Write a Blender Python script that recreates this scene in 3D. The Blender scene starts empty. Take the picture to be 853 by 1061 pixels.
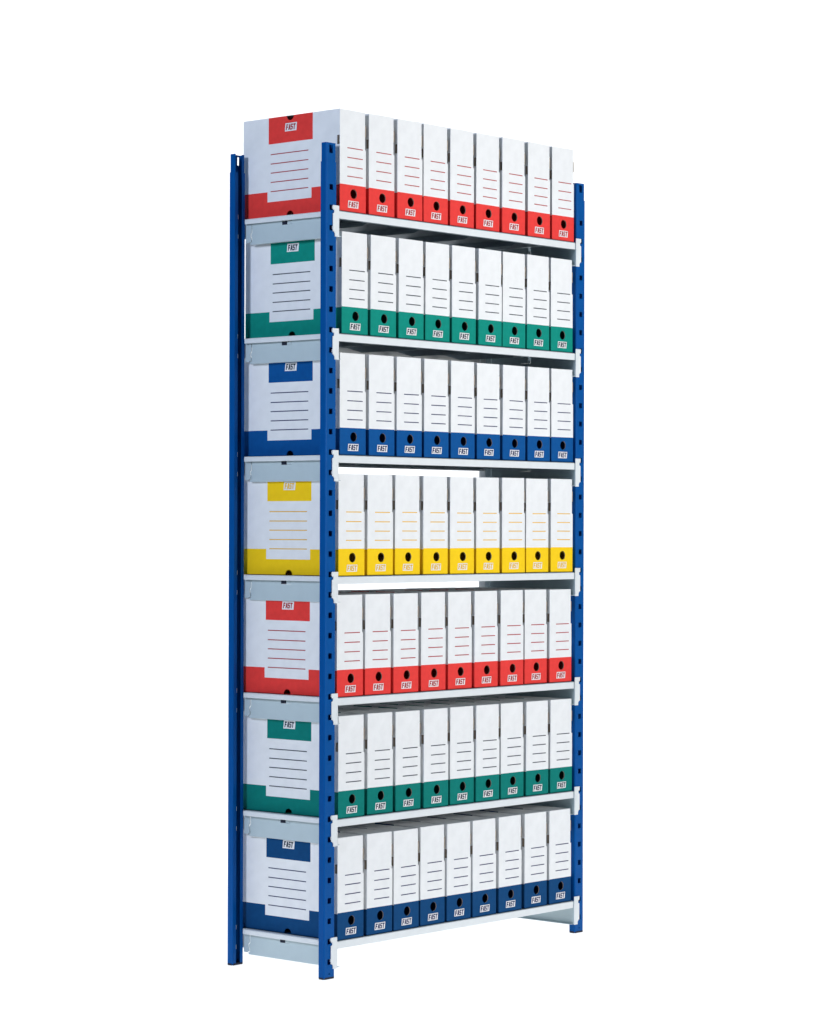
import bpy, bmesh, math, random
from mathutils import Matrix, Vector
random.seed(7)
scene = bpy.context.scene
col = scene.collection

# ------------------------------------------------------------------ materials
def srgb(r, g, b):
    f = lambda c: (c/255/12.92) if c/255 <= 0.04045 else ((c/255+0.055)/1.055)**2.4
    return (f(r), f(g), f(b))

def material(name, rgb, rough=0.6, spec=0.5, mottle=0.03, scale=60.0, bump=0.0, bump_scale=400.0, coat=0.0, trans=0.0):
    m = bpy.data.materials.new(name); m.use_nodes = True
    nt = m.node_tree; b = nt.nodes['Principled BSDF']
    b.inputs['Roughness'].default_value = rough
    b.inputs['Specular IOR Level'].default_value = spec
    b.inputs['Coat Weight'].default_value = coat
    tc = nt.nodes.new('ShaderNodeTexCoord')
    nz = nt.nodes.new('ShaderNodeTexNoise'); nz.inputs['Scale'].default_value = scale
    nz.inputs['Detail'].default_value = 6
    nt.links.new(tc.outputs['Object'], nz.inputs['Vector'])
    rp = nt.nodes.new('ShaderNodeValToRGB')
    rp.color_ramp.elements[0].position = 0.3; rp.color_ramp.elements[1].position = 0.7
    lo = [max(0, c*(1-mottle)) for c in rgb]; hi = [min(1, c*(1+mottle)) for c in rgb]
    rp.color_ramp.elements[0].color = (*lo, 1); rp.color_ramp.elements[1].color = (*hi, 1)
    nt.links.new(nz.outputs['Fac'], rp.inputs['Fac'])
    nt.links.new(rp.outputs['Color'], b.inputs['Base Color'])
    if bump > 0:
        n2 = nt.nodes.new('ShaderNodeTexNoise'); n2.inputs['Scale'].default_value = bump_scale
        n2.inputs['Detail'].default_value = 3
        nt.links.new(tc.outputs['Object'], n2.inputs['Vector'])
        bp = nt.nodes.new('ShaderNodeBump'); bp.inputs['Strength'].default_value = bump
        bp.inputs['Distance'].default_value = 0.001
        nt.links.new(n2.outputs['Fac'], bp.inputs['Height'])
        nt.links.new(bp.outputs['Normal'], b.inputs['Normal'])
    return m

M = {}
M['white'] = material('white_cardboard', (0.86, 0.865, 0.865), 0.75, 0.2, 0.03, 38, 0.4, 60)
M['red'] = material('red_print', (0.84, 0.055, 0.048), 0.65, 0.08, 0.05, 70, 0.15, 160)
M['green'] = material('green_print', (0.005, 0.265, 0.205), 0.65, 0.06, 0.06, 70, 0.15, 160)
M['blue'] = material('blue_print', (0.004, 0.086, 0.30), 0.65, 0.06, 0.06, 70, 0.15, 160)
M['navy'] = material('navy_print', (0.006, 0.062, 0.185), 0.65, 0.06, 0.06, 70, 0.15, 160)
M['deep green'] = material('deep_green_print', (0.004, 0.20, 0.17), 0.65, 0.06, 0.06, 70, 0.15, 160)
M['yellow'] = material('yellow_print', (0.99, 0.64, 0.014), 0.65, 0.06, 0.03, 70, 0.15, 160)
M['ink_red'] = material('dark_red_ink', (0.42, 0.022, 0.03), 0.7, 0.2)
M['ink_green'] = material('slate_ink', (0.03, 0.04, 0.06), 0.7, 0.2)
M['ink_blue'] = material('navy_ink', (0.018, 0.022, 0.10), 0.7, 0.2)
M['ink_navy'] = M['ink_blue']; M['ink_deep green'] = M['ink_green']
M['ink_yellow'] = material('amber_ink', (0.84, 0.50, 0.04), 0.7, 0.2)
M['label'] = material('label_paper', (0.84, 0.83, 0.83), 0.7, 0.25)
M['kraft'] = material('raw_cardboard', (0.34, 0.27, 0.21), 0.85, 0.2, 0.15, 90)
M['post'] = material('blue_powder_coat', (0.0003, 0.082, 0.315), 0.42, 0.09, 0.04, 25, 0.12, 700)
M['metal'] = material('light_grey_powder_coat', (0.77, 0.80, 0.81), 0.5, 0.3, 0.025, 30, 0.1, 700)
M['bracket'] = material('shaded_bracket_grey', (0.50, 0.60, 0.63), 0.5, 0.3, 0.025, 30, 0.1, 700)  # shelf paint darkened, the shade of the recessed sides put into its colour
M['shaded_metal'] = material('underside_shade_grey', (0.34, 0.40, 0.44), 0.5, 0.4, 0.08, 20, 0.1, 500)  # underside shade put into the colour of tray, folds and ribs
M['foot'] = material('dark_foot_plastic', (0.012, 0.016, 0.035), 0.6, 0.3)

# ------------------------------------------------------------------ helpers
def link(name, bm, mats, parent=None, recalc=False, smooth=False):
    if recalc: bmesh.ops.recalc_face_normals(bm, faces=bm.faces)
    me = bpy.data.meshes.new(name); bm.to_mesh(me); bm.free()
    for m in (mats if isinstance(mats, (list, tuple)) else [mats]): me.materials.append(m)
    if smooth:
        for p in me.polygons: p.use_smooth = True
    o = bpy.data.objects.new(name, me); col.objects.link(o)
    if parent: o.parent = parent
    return o

def box(bm, x0, x1, y0, y1, z0, z1, mi=0):
    v = [bm.verts.new(p) for p in ((x0,y0,z0),(x1,y0,z0),(x1,y1,z0),(x0,y1,z0),(x0,y0,z1),(x1,y0,z1),(x1,y1,z1),(x0,y1,z1))]
    for f in ((0,3,2,1),(4,5,6,7),(0,1,5,4),(1,2,6,5),(2,3,7,6),(3,0,4,7)):
        bm.faces.new([v[i] for i in f]).material_index = mi

def prism(bm, pts, fn, a, b, mi=0):
    """outline pts (2D) swept between depth a and b; fn(u, v, w) -> 3D"""
    A = [bm.verts.new(fn(u, v, a)) for u, v in pts]; B = [bm.verts.new(fn(u, v, b)) for u, v in pts]
    bm.faces.new(A).material_index = mi; bm.faces.new(B[::-1]).material_index = mi
    n = len(pts)
    for i in range(n):
        bm.faces.new((A[i], B[i], B[(i+1) % n], A[(i+1) % n])).material_index = mi

# ------------------------------------------------------------------ rack dimensions (metres)
W, D, H = 1.0142, 0.3276, 2.0
SHELVES = [1.840, 1.5456, 1.254, 0.9625, 0.6715, 0.380, 0.0876]     # top faces, top to bottom
PW, PD = 0.037, 0.0195

rack = bpy.data.objects.new('shelving_rack', None); col.objects.link(rack)
rack['label'] = 'tall blue post shelving rack with seven light grey metal shelves'
rack['category'] = 'shelving rack'

# ------------------------------------------------------------------ posts: lipped channel with punched web
def make_post(right, rear):
    bm = bmesh.new()
    sx = -1 if right else 1; ox = W if right else 0
    sy = -1 if rear else 1; oy = D if rear else 0
    def P(x, y, z): return (ox + sx*x, oy + sy*y, z)
    def profile(e, lip):
        r = 0.0032; pts = []
        pts.append((lip, PD-e)); pts.append((e+0.0015, PD-e)); pts.append((e, PD-e-0.0015))
        for k in range(5):
            a = math.pi + k*math.pi/8
            pts.append((e+r+r*math.cos(a), e+r+r*math.sin(a)))
        nweb = len(pts)-1
        for x in (0.0117, 0.0162, 0.0197, 0.0242, 0.0257, 0.0322): pts.append((x, e))
        for k in range(5):
            a = 1.5*math.pi + k*math.pi/8
            pts.append((PW-e-r+r*math.cos(a), e+r+r*math.sin(a)))
        pts.append((PW-e, PD-e-0.0015)); pts.append((PW-e-0.0015, PD-e)); pts.append((PW-0.0105, PD-e))
        return pts, nweb
    def segment(z0, z1, e, holes, lip):
        pts, nw = profile(e, lip)
        zs = {z0, z1}
        for a, b, i0, i1 in holes: zs |= {a, b}
        zs = sorted(zs)
        grid = [[bm.verts.new(P(x, y, z)) for x, y in pts] for z in zs]
        for j in range(len(zs)-1):
            zm = (zs[j]+zs[j+1])/2
            for i in range(len(pts)-1):
                if any(a < zm < b and nw+i0 <= i < nw+i1 for a, b, i0, i1 in holes): continue
                bm.faces.new((grid[j][i], grid[j][i+1], grid[j+1][i+1], grid[j+1][i]))
    holes = [(0.0415+0.04875*k-0.0066, 0.0415+0.04875*k+0.0066, 1, 4) for k in range(39)] + [(0.0108, 0.0148, 2, 3)]
    segment(0.003, 1.955, 0.0, holes, 0.0118)
    top = [(1.9365, 1.9495, 1, 4), (1.975, 1.9955, 5, 6) if (rear and not right) else (1.9755, 1.9955, 1, 4)]
    segment(1.925, H, 0.0013, top, 0.0045 if rear and not right else 0.0118)
    o = link('upright_post', bm, M['post'], rack, recalc=False)
    # make the sheet normals point outwards, then thicken inwards
    flip = (sx*sy < 0)
    me = o.data
    b2 = bmesh.new(); b2.from_mesh(me)
    bmesh.ops.remove_doubles(b2, verts=b2.verts, dist=1e-6)
    if flip: bmesh.ops.reverse_faces(b2, faces=b2.faces)
    b2.to_mesh(me); b2.free()
    s = o.modifiers.new('sheet', 'SOLIDIFY'); s.thickness = 0.0012; s.offset = -1
    fb = bmesh.new()
    xs = sorted((ox-sx*0.0004, ox+sx*(PW+0.0004))); ys = sorted((oy-sy*0.0004, oy+sy*(PD+0.0004)))
    box(fb, xs[0], xs[1], ys[0], ys[1], 0.0005, 0.0052)
    bmesh.ops.bevel(fb, geom=[e for e in fb.edges if abs(e.verts[0].co.z-e.verts[1].co.z) > 0.003], offset=0.003, segments=3, affect='EDGES')
    link('foot_cap', fb, M['foot'], o)
    return o
for right in (False, True):
    for rear in (False, True): make_post(right, rear)

# ------------------------------------------------------------------ shelves
LIP = 0.0184
XL, XR = 0.0455, 0.9705
def make_shelf_mesh():
    bm = bmesh.new(); t = 0.0014
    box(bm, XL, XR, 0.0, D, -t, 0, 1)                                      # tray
    box(bm, 0.031, XL-0.0002, 0.0235, 0.304, -t, 0); box(bm, XR+0.0002, W-0.031, 0.0235, 0.304, -t, 0)   # ends between the posts
    for x0, x1 in ((0.031, 0.0322), (W-0.0322, W-0.031)):                # turned-down ends
        box(bm, x0, x1, 0.0235, 0.304, -0.0122, -t-0.0001)
    for y0, y1, s in ((0.0, t, 1), (D-t, D, -1)):
        box(bm, XL, XR, y0, y1, -LIP, -t-0.0001)                         # front and rear lip
        ya, yb = (t+0.0001, 0.016) if s > 0 else (D-0.016, D-t-0.0001)
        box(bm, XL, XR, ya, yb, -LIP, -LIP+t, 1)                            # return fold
    for xc in (0.21, 0.405, 0.60, 0.795):                                # reinforcing hats under the tray
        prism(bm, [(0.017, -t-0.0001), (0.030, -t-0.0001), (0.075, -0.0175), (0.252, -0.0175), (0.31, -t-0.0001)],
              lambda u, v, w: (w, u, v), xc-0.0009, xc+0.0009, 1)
    bmesh.ops.recalc_face_normals(bm, faces=bm.faces)
    b = bmesh.new(); me = bpy.data.meshes.new('tmp'); bm.to_mesh(me); bm.free(); b.from_mesh(me); bpy.data.meshes.remove(me)
    return b

def make_bracket(right):
    """side bracket: upright plate with a slot, front flange with hook claws, claws at the rear post"""
    bm = bmesh.new()
    fx = (lambda x: W-x) if right else (lambda x: x)
    f = lambda u, v, w: (fx(w), u, v)
    xp0, xp1 = 0.0405, 0.0427
    zt, zb = -0.0018, -0.0622
    # main plate with a notch in its top edge and a stepped rear end
    main = [(-0.0008, zb), (0.2935, zb), (0.2935, -0.0565), (0.2885, -0.0565), (0.2885, -0.045), (0.2915, -0.043), (0.2915, -0.037),
            (0.2875, -0.033), (0.2875, -0.0135), (0.2875, zt), (0.185, zt), (0.185, -0.0213), (0.152, -0.0213), (0.152, zt), (-0.0008, zt)]
    prism(bm, main, f, xp0, xp1)
    # rear claw plate, fitting the steps with a narrow open seam
    rear = [(0.309, -0.0575), (0.309, zt), (0.2893, zt), (0.2893, -0.0325), (0.2934, -0.0365), (0.2934, -0.0435), (0.2905, -0.0455), (0.2905, -0.055), (0.2953, -0.055), (0.2953, -0.0575)]
    prism(bm, rear, f, xp0-0.0004, xp1-0.0004)
    prism(bm, [(0.153, -0.0125), (0.168, -0.0125), (0.168, -0.021), (0.153, -0.021)], f, xp0+0.0007, xp1-0.0006)   # tongue in the notch
    prism(bm, [(-0.0006, zb+0.0001), (0.2935, zb+0.0001), (0.2935, zb+0.0013), (-0.0006, zb+0.0013)], f, xp1+0.0001, xp1+0.011)  # bottom fold
    return bm

def make_hook_plate(right):
    bm = bmesh.new()
    fx = (lambda x: W-x) if right else (lambda x: x)
    # front flange lying on the post face, claws turned into its holes
    fl = [(0.0428, 0.0112), (0.0428, -0.0635), (0.0285, -0.0635), (0.0285, -0.0565), (0.0245, -0.0515), (0.0215, -0.0515), (0.0215, -0.0085),
          (0.0262, -0.0065), (0.0262, 0.0015), (0.0232, -0.0005), (0.0212, 0.0035), (0.0212, 0.0112)]
    g = lambda u, v, w: (fx(u), w, v)
    prism(bm, fl, g, -0.0032, -0.0012)
    for z in (0.0062, -0.043):
        prism(bm, [(0.0215, z-0.0035), (0.0238, z-0.0035), (0.0238, z+0.0035), (0.0215, z+0.0035)], g, -0.0013, 0.0012)
    return bm

def make_rear_claw(right):
    bm = bmesh.new()
    fx = (lambda x: W-x) if right else (lambda x: x)
    g = lambda u, v, w: (fx(u), w, v)
    xp0, xp1, zt = 0.0405, 0.0427, -0.0018
    f = lambda u, v, w: (fx(w), u, v)
    # rear claws through the holes of the rear post
    for z in (0.0056, -0.043):
        prism(bm, [(0.0132, z-0.0055), (0.0160, z-0.0055), (0.0160, z+0.0055), (0.0132, z+0.0055)], g, D-0.0165, D+0.004)
    prism(bm, [(0.0132, 0.0112), (0.0132, -0.0485), (0.0428, -0.0485), (0.0428, 0.0112)], g, D+0.0012, D+0.0032)
    prism(bm, [(0.3095, -0.0475), (0.3095, zt), (D+0.0011, zt), (D+0.0011, -0.0475)], f, xp0-0.0004, xp1-0.0004)
    return bm

shelf_mesh = None
proto = None
for i, z in enumerate(SHELVES):
    if proto is None:
        proto = link('shelf', make_shelf_mesh(), [M['metal'], M['shaded_metal']], rack)
        proto.location = (0, 0, z)
        brs = []
        for right in (False, True):
            for nm, fn, mt in (('side_bracket', make_bracket, 'bracket'), ('hook_plate', make_hook_plate, 'metal'), ('rear_claw', make_rear_claw, 'metal')):
                b = link(nm, fn(right), M[mt], proto, recalc=True)
                m = b.modifiers.new('soft_edges', 'BEVEL'); m.width = 0.0004; m.segments = 2; m.limit_method = 'ANGLE'
                brs.append(b)
        cb = bmesh.new(); box(cb, 0.0402, 0.0445, 0.1695, 0.1845, -0.0210, -0.0125)  # dark block added for the shade inside the left notch
        brs.append(link('notch_filler', cb, M['foot'], proto))
        cb = bmesh.new(); box(cb, W-0.0445, W-0.0402, 0.1590, 0.1845, -0.0210, -0.0030)  # block added to hide most of the white backdrop behind the right notch
        brs.append(link('notch_filler', cb, M['bracket'], proto))
        m = proto.modifiers.new('soft_edges', 'BEVEL'); m.width = 0.0006; m.segments = 2; m.limit_method = 'ANGLE'
    else:
        s = proto.copy(); col.objects.link(s); s.parent = rack; s.location = (0, 0, z)
        for b in brs:
            c = b.copy(); col.objects.link(c); c.parent = s

# ------------------------------------------------------------------ archive boxes
BW, BD, BH = 0.0930, 0.3255, 0.2462
BAND = 0.0660
STEP = 0.155           # above this the lid flap makes the box a little narrower
HOLE_R = 0.0116

def ring_cell(bm, P, u0, u1, v0, v1, cu, cv, r, a0, a1, n, mi):
    """a rectangular cell with a round (or half-round) opening"""
    inner, outer = [], []
    for k in range(n+1):
        a = a0 + (a1-a0)*k/n
        du, dv = math.cos(a), math.sin(a)
        inner.append((cu+r*du, cv+r*dv))
        t = 1e9
        if du > 1e-9: t = min(t, (u1-cu)/du)
        if du < -1e-9: t = min(t, (u0-cu)/du)
        if dv > 1e-9: t = min(t, (v1-cv)/dv)
        if dv < -1e-9: t = min(t, (v0-cv)/dv)
        outer.append((cu+t*du, cv+t*dv))
    full = abs(abs(a1-a0)-2*math.pi) < 1e-6
    for k in range(n):
        q = [inner[k], outer[k], outer[k+1], inner[k+1]]
        # add the cell corner where the outer edge turns one
        p, s = outer[k], outer[k+1]
        if abs(p[0]-s[0]) > 1e-7 and abs(p[1]-s[1]) > 1e-7:
            c = (p[0] if abs(p[0]-u0) < 1e-7 or abs(p[0]-u1) < 1e-7 else s[0], p[1] if abs(p[1]-v0) < 1e-7 or abs(p[1]-v1) < 1e-7 else s[1])
            q = [inner[k], p, c, s, inner[k+1]]
        bm.faces.new([bm.verts.new(P(*x)) for x in q]).material_index = mi

def grid_face(bm, P, us, vs, mat, skip=()):
    for i in range(len(us)-1):
        for j in range(len(vs)-1):
            uc, vc = (us[i]+us[i+1])/2, (vs[j]+vs[j+1])/2
            if any(a < uc < b and c < vc < d for a, b, c, d in skip): continue
            bm.faces.new([bm.verts.new(P(*x)) for x in ((us[i],vs[j]),(us[i+1],vs[j]),(us[i+1],vs[j+1]),(us[i],vs[j+1]))]).material_index = mat(uc, vc)

def make_carton(colour):
    bm = bmesh.new()
    hw = BW/2; nar = 0.0034
    # front: x from -hw
    hu, hv = 0.0495, 0.0445; s = 0.0128
    us = [0, hu-s, hu+s, BW-nar, BW]; vs = [0.0016, hv-s, hv+s, BAND, STEP, BH]
    F = lambda u, v: (u-hw, 0, v)
    grid_face(bm, F, us, vs, lambda u, v: 1 if v < BAND else 0, [(hu-s, hu+s, hv-s, hv+s), (BW-nar, BW, STEP, BH)])
    ring_cell(bm, F, hu-s, hu+s, hv-s, hv+s, hu, hv, HOLE_R, 0, 2*math.pi, 40, 1)
    # short wall of the board round the finger hole
    for k in range(40):
        a, b = 2*math.pi*k/40, 2*math.pi*(k+1)/40
        q = [(hu+HOLE_R*math.cos(t)-hw, y, hv+HOLE_R*math.sin(t)) for t, y in ((a,0),(b,0),(b,0.0025),(a,0.0025))]
        bm.faces.new([bm.verts.new(p) for p in q]).material_index = 2
    # left side: u is depth, printed panel, band and white field
    pa, pb, na, nb = 0.0895, 0.2385, 0.0935, 0.2420
    ch = 0.165; hs = 0.0135
    sl = (0.0012, 0.0088, 0.161, 0.183)
    us = [0, sl[0], sl[1], pa, na, ch-hs, ch+hs, pb, nb, BD]
    vs = [0.0016, 0.0145, 0.039, BAND-0.002, sl[2], 0.1812, sl[3], BH-0.0135, BH]
    def side(u, v):
        if v < 0.039: return 1
        if v < BAND-0.002: return 0 if na < u < nb else 1
        if v > 0.1812: return 1 if pa < u < pb else 0
        return 0
    L = lambda u, v: (-hw, u, v)
    grid_face(bm, L, us, vs, side, [(ch-hs, ch+hs, 0, 0.0145), (ch-hs, ch+hs, BH-0.0135, BH), sl])
    ring_cell(bm, L, ch-hs, ch+hs, 0.0016, 0.0145, ch, 0.0016, HOLE_R, 0, math.pi, 24, 1)
    ring_cell(bm, L, ch-hs, ch+hs, BH-0.0135, BH, ch, BH, HOLE_R, math.pi, 2*math.pi, 24, 1)
    # slot at the front edge of the left side: a shallow pocket in raw board
    x1 = -hw+0.016; a, b, c, d = sl
    pk = [((-hw,a,c),(-hw,b,c),(x1,b,c),(x1,a,c)), ((-hw,a,d),(-hw,b,d),(x1,b,d),(x1,a,d)), ((-hw,a,c),(-hw,a,d),(x1,a,d),(x1,a,c)),
          ((-hw,b,c),(-hw,b,d),(x1,b,d),(x1,b,c)), ((x1,a,c),(x1,b,c),(x1,b,d),(x1,a,d))]
    for q in pk: bm.faces.new([bm.verts.new(p) for p in q]).material_index = 2
    # right side (stepped), back, top and bottom
    quads = [([(hw,0,0),(hw,BD,0),(hw,BD,BAND),(hw,0,BAND)], 1), ([(hw,0,BAND),(hw,BD,BAND),(hw,BD,STEP),(hw,0,STEP)], 0),
             ([(hw-nar,0,STEP),(hw-nar,BD,STEP),(hw-nar,BD,BH),(hw-nar,0,BH)], 0), ([(hw-nar,0,STEP),(hw,0,STEP),(hw,BD,STEP),(hw-nar,BD,STEP)], 2),
             ([(-hw,BD,0),(hw,BD,0),(hw,BD,BAND),(-hw,BD,BAND)], 1), ([(-hw,BD,BAND),(hw,BD,BAND),(hw,BD,STEP),(-hw,BD,STEP)], 0),
             ([(-hw,BD,STEP),(hw-nar,BD,STEP),(hw-nar,BD,BH),(-hw,BD,BH)], 0),
             ([(-hw,0,BH),(hw-nar,0,BH),(hw-nar,BD,BH),(-hw,BD,BH)], 0), ([(-hw,0,0),(hw,0,0),(hw,BD,0),(-hw,BD,0)], 1)]
    for q, mi in quads: bm.faces.new([bm.verts.new(p) for p in q]).material_index = mi
    return bm

# block capitals, drawn as convex pieces in a unit cell (x right, y up)
T = 0.33
GLYPH = {
 'F': [[(0,0),(T+.04,0),(T+.04,1),(0,1)], [(T+.04,.78),(.90,.78),(.90,1),(T+.04,1)], [(T+.04,.38),(.80,.38),(.80,.60),(T+.04,.60)]],
 'A': [[(0,0),(.34,0),(.60,1),(.28,1)], [(.66,0),(1.0,0),(.72,1),(.40,1)], [(.26,.2),(.74,.2),(.70,.36),(.30,.36)]],
 'S': [[(.02,0),(.90,0),(.92,.2),(.02,.2)], [(.60,.2),(.92,.2),(.92,.6),(.60,.6)], [(.02,.4),(.60,.4),(.60,.6),(.02,.6)],
       [(.02,.6),(.34,.6),(.34,1),(.02,1)], [(.34,.8),(.92,.8),(.92,1),(.34,1)]],
 'T': [[(.32,0),(.67,0),(.67,.78),(.32,.78)], [(0,.78),(.98,.78),(.98,1),(0,1)]],
}
def lettering(bm, word, u0, v0, w, h, fn, shear=0.14, depth=(0.0006, 0.0009)):
    cw = w/len(word)
    for i, ch in enumerate(word):
        for k, poly in enumerate(GLYPH[ch]):
            pts = [(u0 + i*cw + x*cw*0.93 + shear*y*h, v0 + y*h) for x, y in poly]
            prism(bm, pts, fn, depth[0], depth[1]+0.00002*k)

def front_fn(u, v, w): return (u-BW/2, -w, v)
def side_fn(u, v, w): return (-BW/2-w, u, v)      # u is depth from the front
def side_read(u, v, w): return (-BW/2-w, BD-u, v) # u runs from rear to front: reading direction

def build_box(colour, first):
    root = bpy.data.objects.new('archive_box', None); col.objects.link(root)
    ink = M['ink_'+colour]
    link('carton', make_carton(colour), [M['white'], M[colour], M['kraft']], root)
    bm = bmesh.new()
    for fr in (0.372, 0.466, 0.559, 0.650):
        z = BH*(1-fr)
        prism(bm, [(0.0265, z-0.0011), (0.0815, z-0.0011), (0.0815, z+0.0011), (0.0265, z+0.0011)], front_fn, 0.0001, 0.0004)
    link('writing_lines', bm, ink, root, recalc=True)
    bm = bmesh.new()
    sh = 0.10; v0, v1 = 0.0105, 0.0275
    prism(bm, [(0.0285, v0), (0.0655, v0), (0.0655+sh*(v1-v0), v1), (0.0285+sh*(v1-v0), v1)], front_fn, 0.0001, 0.0005)
    lb = link('label', bm, M['label'], root, recalc=True)
    bm = bmesh.new()
    lettering(bm, 'FAST', 0.0308, 0.0125, 0.0330, 0.0130, front_fn)
    link('lettering', bm, M['ink_yellow'] if colour == 'yellow' else ink, lb, recalc=True)
    # raw board tab standing at the right edge, tongue in the slot on the left
    bm = bmesh.new(); box(bm, BW/2-0.0026, BW/2+0.0016, 0.0015, 0.022, 0.187, 0.214)
    link('locking_tab', bm, M['kraft'], root)
    bm = bmesh.new(); box(bm, -BW/2-0.0004, -BW/2+0.005, 0.0050, 0.0072, 0.1625, 0.1815)
    link('slot_tongue', bm, M['kraft'], root)
    if first:
        bm = bmesh.new()
        for fr in (0.368, 0.462, 0.553, 0.646, 0.738):
            z = BH*(1-fr)
            prism(bm, [(0.104, z-0.0011), (0.231, z-0.0011), (0.231, z+0.0011), (0.104, z+0.0011)], side_fn, 0.0001, 0.0004)
        link('side_writing_lines', bm, ink, root, recalc=True)
        bm = bmesh.new(); v0, v1 = 0.2080, 0.2280
        u0, u1 = 0.1425, 0.1815
        prism(bm, [(u0, v0), (u1, v0), (u1+sh*(v1-v0), v1), (u0+sh*(v1-v0), v1)], side_read, 0.0001, 0.0005)
        lb = link('side_label', bm, M['label'], root, recalc=True)
        bm = bmesh.new()
        lettering(bm, 'FAST', u0+0.0038, v0+0.0030, 0.0315, 0.0140, side_read)
        link('side_lettering', bm, M['ink_yellow'] if colour == 'yellow' else M['ink_green' if colour != 'red' else 'ink_red'], lb, recalc=True)
    return root

def copy_tree(o, parent=None):
    c = o.copy(); col.objects.link(c)
    if parent: c.parent = parent
    for ch in o.children: copy_tree(ch, c)
    return c

ROWS = [
 ('red', 'top shelf', [0.097, 0.202, 0.3055, 0.4045, 0.507, 0.6105, 0.7135, 0.8185, 0.922]),
 ('green', 'second shelf from the top', [0.106, 0.209, 0.312, 0.413, 0.5155, 0.6185, 0.718, 0.8175, 0.918]),
 ('blue', 'third shelf from the top', [0.1, 0.2045, 0.306, 0.4085, 0.511, 0.6155, 0.718, 0.8205, 0.9215]),
 ('yellow', 'middle shelf', [0.096, 0.2, 0.302, 0.4075, 0.5095, 0.613, 0.7165, 0.8165, 0.9195]),
 ('red', 'third shelf from the bottom', [0.0919, 0.1925, 0.2955, 0.4005, 0.5045, 0.6065, 0.7115, 0.812, 0.9155]),
 ('deep green', 'second shelf from the bottom', [0.097, 0.203, 0.307, 0.411, 0.5135, 0.6135, 0.7155, 0.818, 0.92]),
 ('navy', 'bottom shelf', [0.0955, 0.2, 0.3, 0.401, 0.5015, 0.6025, 0.707, 0.813, 0.917]),
]
ORD = ['leftmost', 'second from left', 'third from left', 'fourth from left', 'middle one', 'fourth from right', 'third from right', 'second from right', 'rightmost']
first_proto, plain_proto = {}, {}
for r, (colour, where, xs) in enumerate(ROWS):
    for k, xc in enumerate(xs):
        store = first_proto if k == 0 else plain_proto
        if colour not in store:
            store[colour] = o = build_box(colour, k == 0)
        else:
            o = copy_tree(store[colour])
        yy = 0.0032 + random.uniform(-0.0012, 0.0012)
        rz = math.radians(random.uniform(-0.2, 0.2)); ry = math.radians(random.uniform(-0.12, 0.3))
        if k == 0: rz = ry = 0
        lift = abs(math.sin(ry))*BW/2 + 0.0004
        o.location = (xc, yy, SHELVES[r]+lift); o.rotation_euler = (0, ry, rz); o.scale = (1, 1, random.uniform(0.9975, 1.0015))
        o['label'] = f'white archive box with {colour.split()[-1]} band, {ORD[k]} on the {where}'
        o['category'] = 'archive box'
        o['group'] = 'archive boxes filed on the rack shelves'

# ------------------------------------------------------------------ studio: translucent floor and backdrop, whitened by added lamps
cam_yaw = -0.8519
fwd = Vector((-math.sin(cam_yaw), math.cos(cam_yaw), 0)); rgt = Vector((math.cos(cam_yaw), math.sin(cam_yaw), 0))
sheet_mat = bpy.data.materials.new('translucent_white'); sheet_mat.use_nodes = True  # lets the added lamps behind it shine through, so no shadow shows
nt = sheet_mat.node_tree; nt.nodes.clear()
out = nt.nodes.new('ShaderNodeOutputMaterial'); mx = nt.nodes.new('ShaderNodeMixShader'); mx.inputs[0].default_value = 0.5
df = nt.nodes.new('ShaderNodeBsdfDiffuse'); tr = nt.nodes.new('ShaderNodeBsdfTranslucent')
nz = nt.nodes.new('ShaderNodeTexNoise'); nz.inputs['Scale'].default_value = 3
rp = nt.nodes.new('ShaderNodeValToRGB'); rp.color_ramp.elements[0].color = (.89,.89,.89,1); rp.color_ramp.elements[1].color = (.91,.91,.91,1)
nt.links.new(nz.outputs['Fac'], rp.inputs['Fac'])
for n in (df, tr): nt.links.new(rp.outputs['Color'], n.inputs['Color'])
nt.links.new(df.outputs[0], mx.inputs[1]); nt.links.new(tr.outputs[0], mx.inputs[2]); nt.links.new(mx.outputs[0], out.inputs['Surface'])

FW, FN, FB, BHGT = 2.8, -1.6, 1.8, 3.2     # half width, near and far edge from the rack, backdrop height
c0 = Vector((0.5, 0.16, 0))
def pt(r, f, z): return c0 + rgt*r + fwd*f + Vector((0, 0, z))
bm = bmesh.new(); bm.faces.new([bm.verts.new(pt(*p)) for p in ((-FW,FN,0),(FW,FN,0),(FW,FB+0.03,0),(-FW,FB+0.03,0))])
fl = link('floor', bm, sheet_mat); fl['kind'] = 'structure'
bm = bmesh.new(); bm.faces.new([bm.verts.new(pt(*p)) for p in ((-FW,FB,-0.03),(FW,FB,-0.03),(FW,FB,BHGT),(-FW,FB,BHGT))])
bd = link('backdrop', bm, sheet_mat); bd['kind'] = 'structure'

def area(name, loc, aim, sx, sy, power, colour=(1,1,1)):
    l = bpy.data.lights.new(name, 'AREA'); l.shape = 'RECTANGLE'; l.size = sx; l.size_y = sy
    l.energy = power; l.color = colour
    o = bpy.data.objects.new(name, l); col.objects.link(o)
    o.location = loc; o.rotation_euler = (Vector(aim)-Vector(loc)).to_track_quat('-Z', 'Y').to_euler()
    return o
Lp, Lb = 0.84, 0.93
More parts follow.
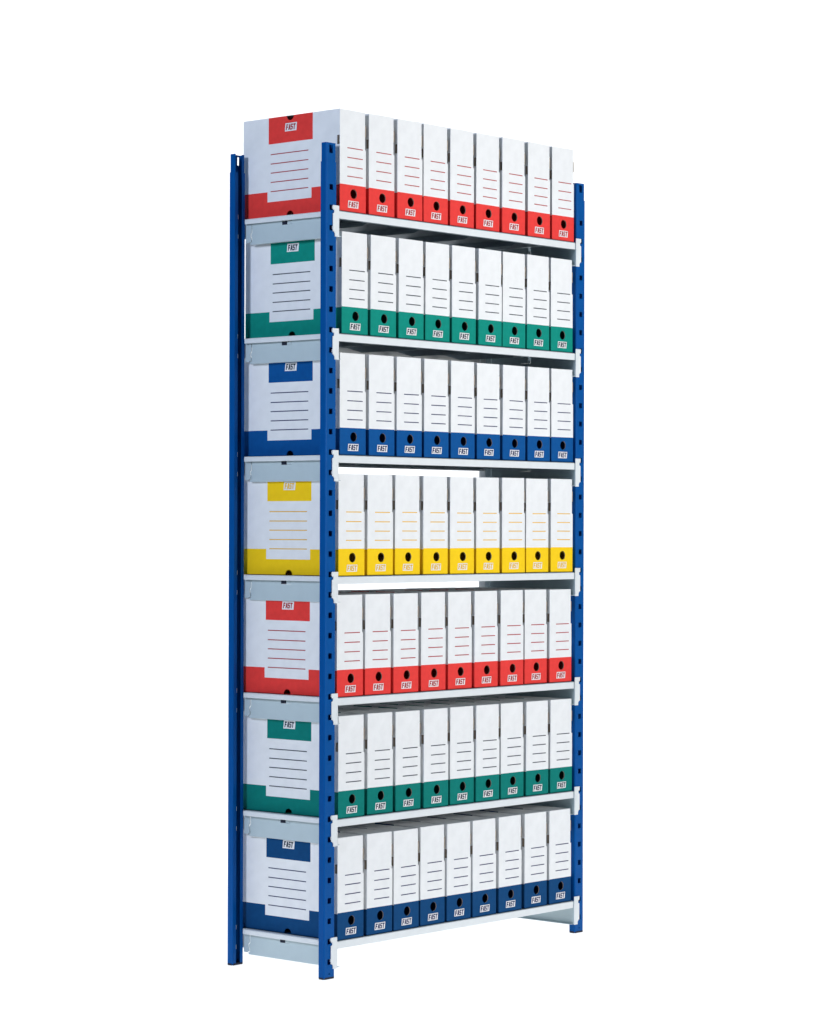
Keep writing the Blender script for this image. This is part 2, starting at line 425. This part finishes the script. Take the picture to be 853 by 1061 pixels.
# unseen lamp field added to wash out shadows, under the floor and behind the backdrop, each a little larger than its sheet
mg = 0.6; dn = FB-FN+2*mg; wd = 2*FW+2*mg
o = area('added_floor_lamp', pt(0, (FB+FN)/2, -0.25), pt(0, (FB+FN)/2, 1), wd, dn, Lp*math.pi*wd*dn/0.45)
o.matrix_world = Matrix.Translation(pt(0, (FB+FN)/2, -0.25)) @ Matrix((( rgt.x, -fwd.x, 0, 0),(rgt.y, -fwd.y, 0, 0),(0, 0, -1, 0),(0,0,0,1)))
bh = BHGT+2*mg
area('added_backdrop_lamp', pt(0, FB+0.28, BHGT/2), pt(0, 0, BHGT/2), wd, bh, Lb*math.pi*wd*bh/0.45)
o = area('key_lamp', (1.3, -4.7, 1.65), (0.5, 0, 2.0), 1.3, 1.0, 39.5, (1.0, 0.985, 0.965))
o.data.spread = math.radians(85)      # softbox with a honeycomb grid
area('fill_lamp', (-4.1, -0.25, 3.0), (0.0, 0.15, 1.0), 1.1, 1.1, 113, (0.72, 0.80, 0.98))

w = bpy.data.worlds.new('World'); scene.world = w; w.use_nodes = True
w.node_tree.nodes['Background'].inputs[0].default_value = (0.35, 0.66, 1.0, 1)
w.node_tree.nodes['Background'].inputs[1].default_value = 0.13

# ------------------------------------------------------------------ camera
f_px, pitch, roll = 2733.13, 0.0005, 0.0028
cd = bpy.data.cameras.new('camera'); cam = bpy.data.objects.new('camera', cd); col.objects.link(cam)
cd.sensor_fit = 'HORIZONTAL'; cd.sensor_width = 36; cd.lens = 36*f_px/853
cd.shift_y = (544.22-530.5)/853; cd.clip_start = 0.05; cd.clip_end = 200
fw = Vector((-math.sin(cam_yaw)*math.cos(pitch), math.cos(cam_yaw)*math.cos(pitch), math.sin(pitch)))
r_ = Vector((math.cos(cam_yaw), math.sin(cam_yaw), 0)); u_ = r_.cross(fw)
r2 = r_*math.cos(roll)+u_*math.sin(roll); u2 = -r_*math.sin(roll)+u_*math.cos(roll)
cam.matrix_world = Matrix(((r2.x,u2.x,-fw.x,-4.5974),(r2.y,u2.y,-fw.y,-4.2965),(r2.z,u2.z,-fw.z,1.0828),(0,0,0,1)))
scene.camera = cam

scene.view_settings.view_transform = 'Standard'; scene.view_settings.look = 'None'
scene.view_settings.exposure = 0; scene.view_settings.gamma = 1
scene.cycles.max_bounces = 8; scene.cycles.use_denoising = True
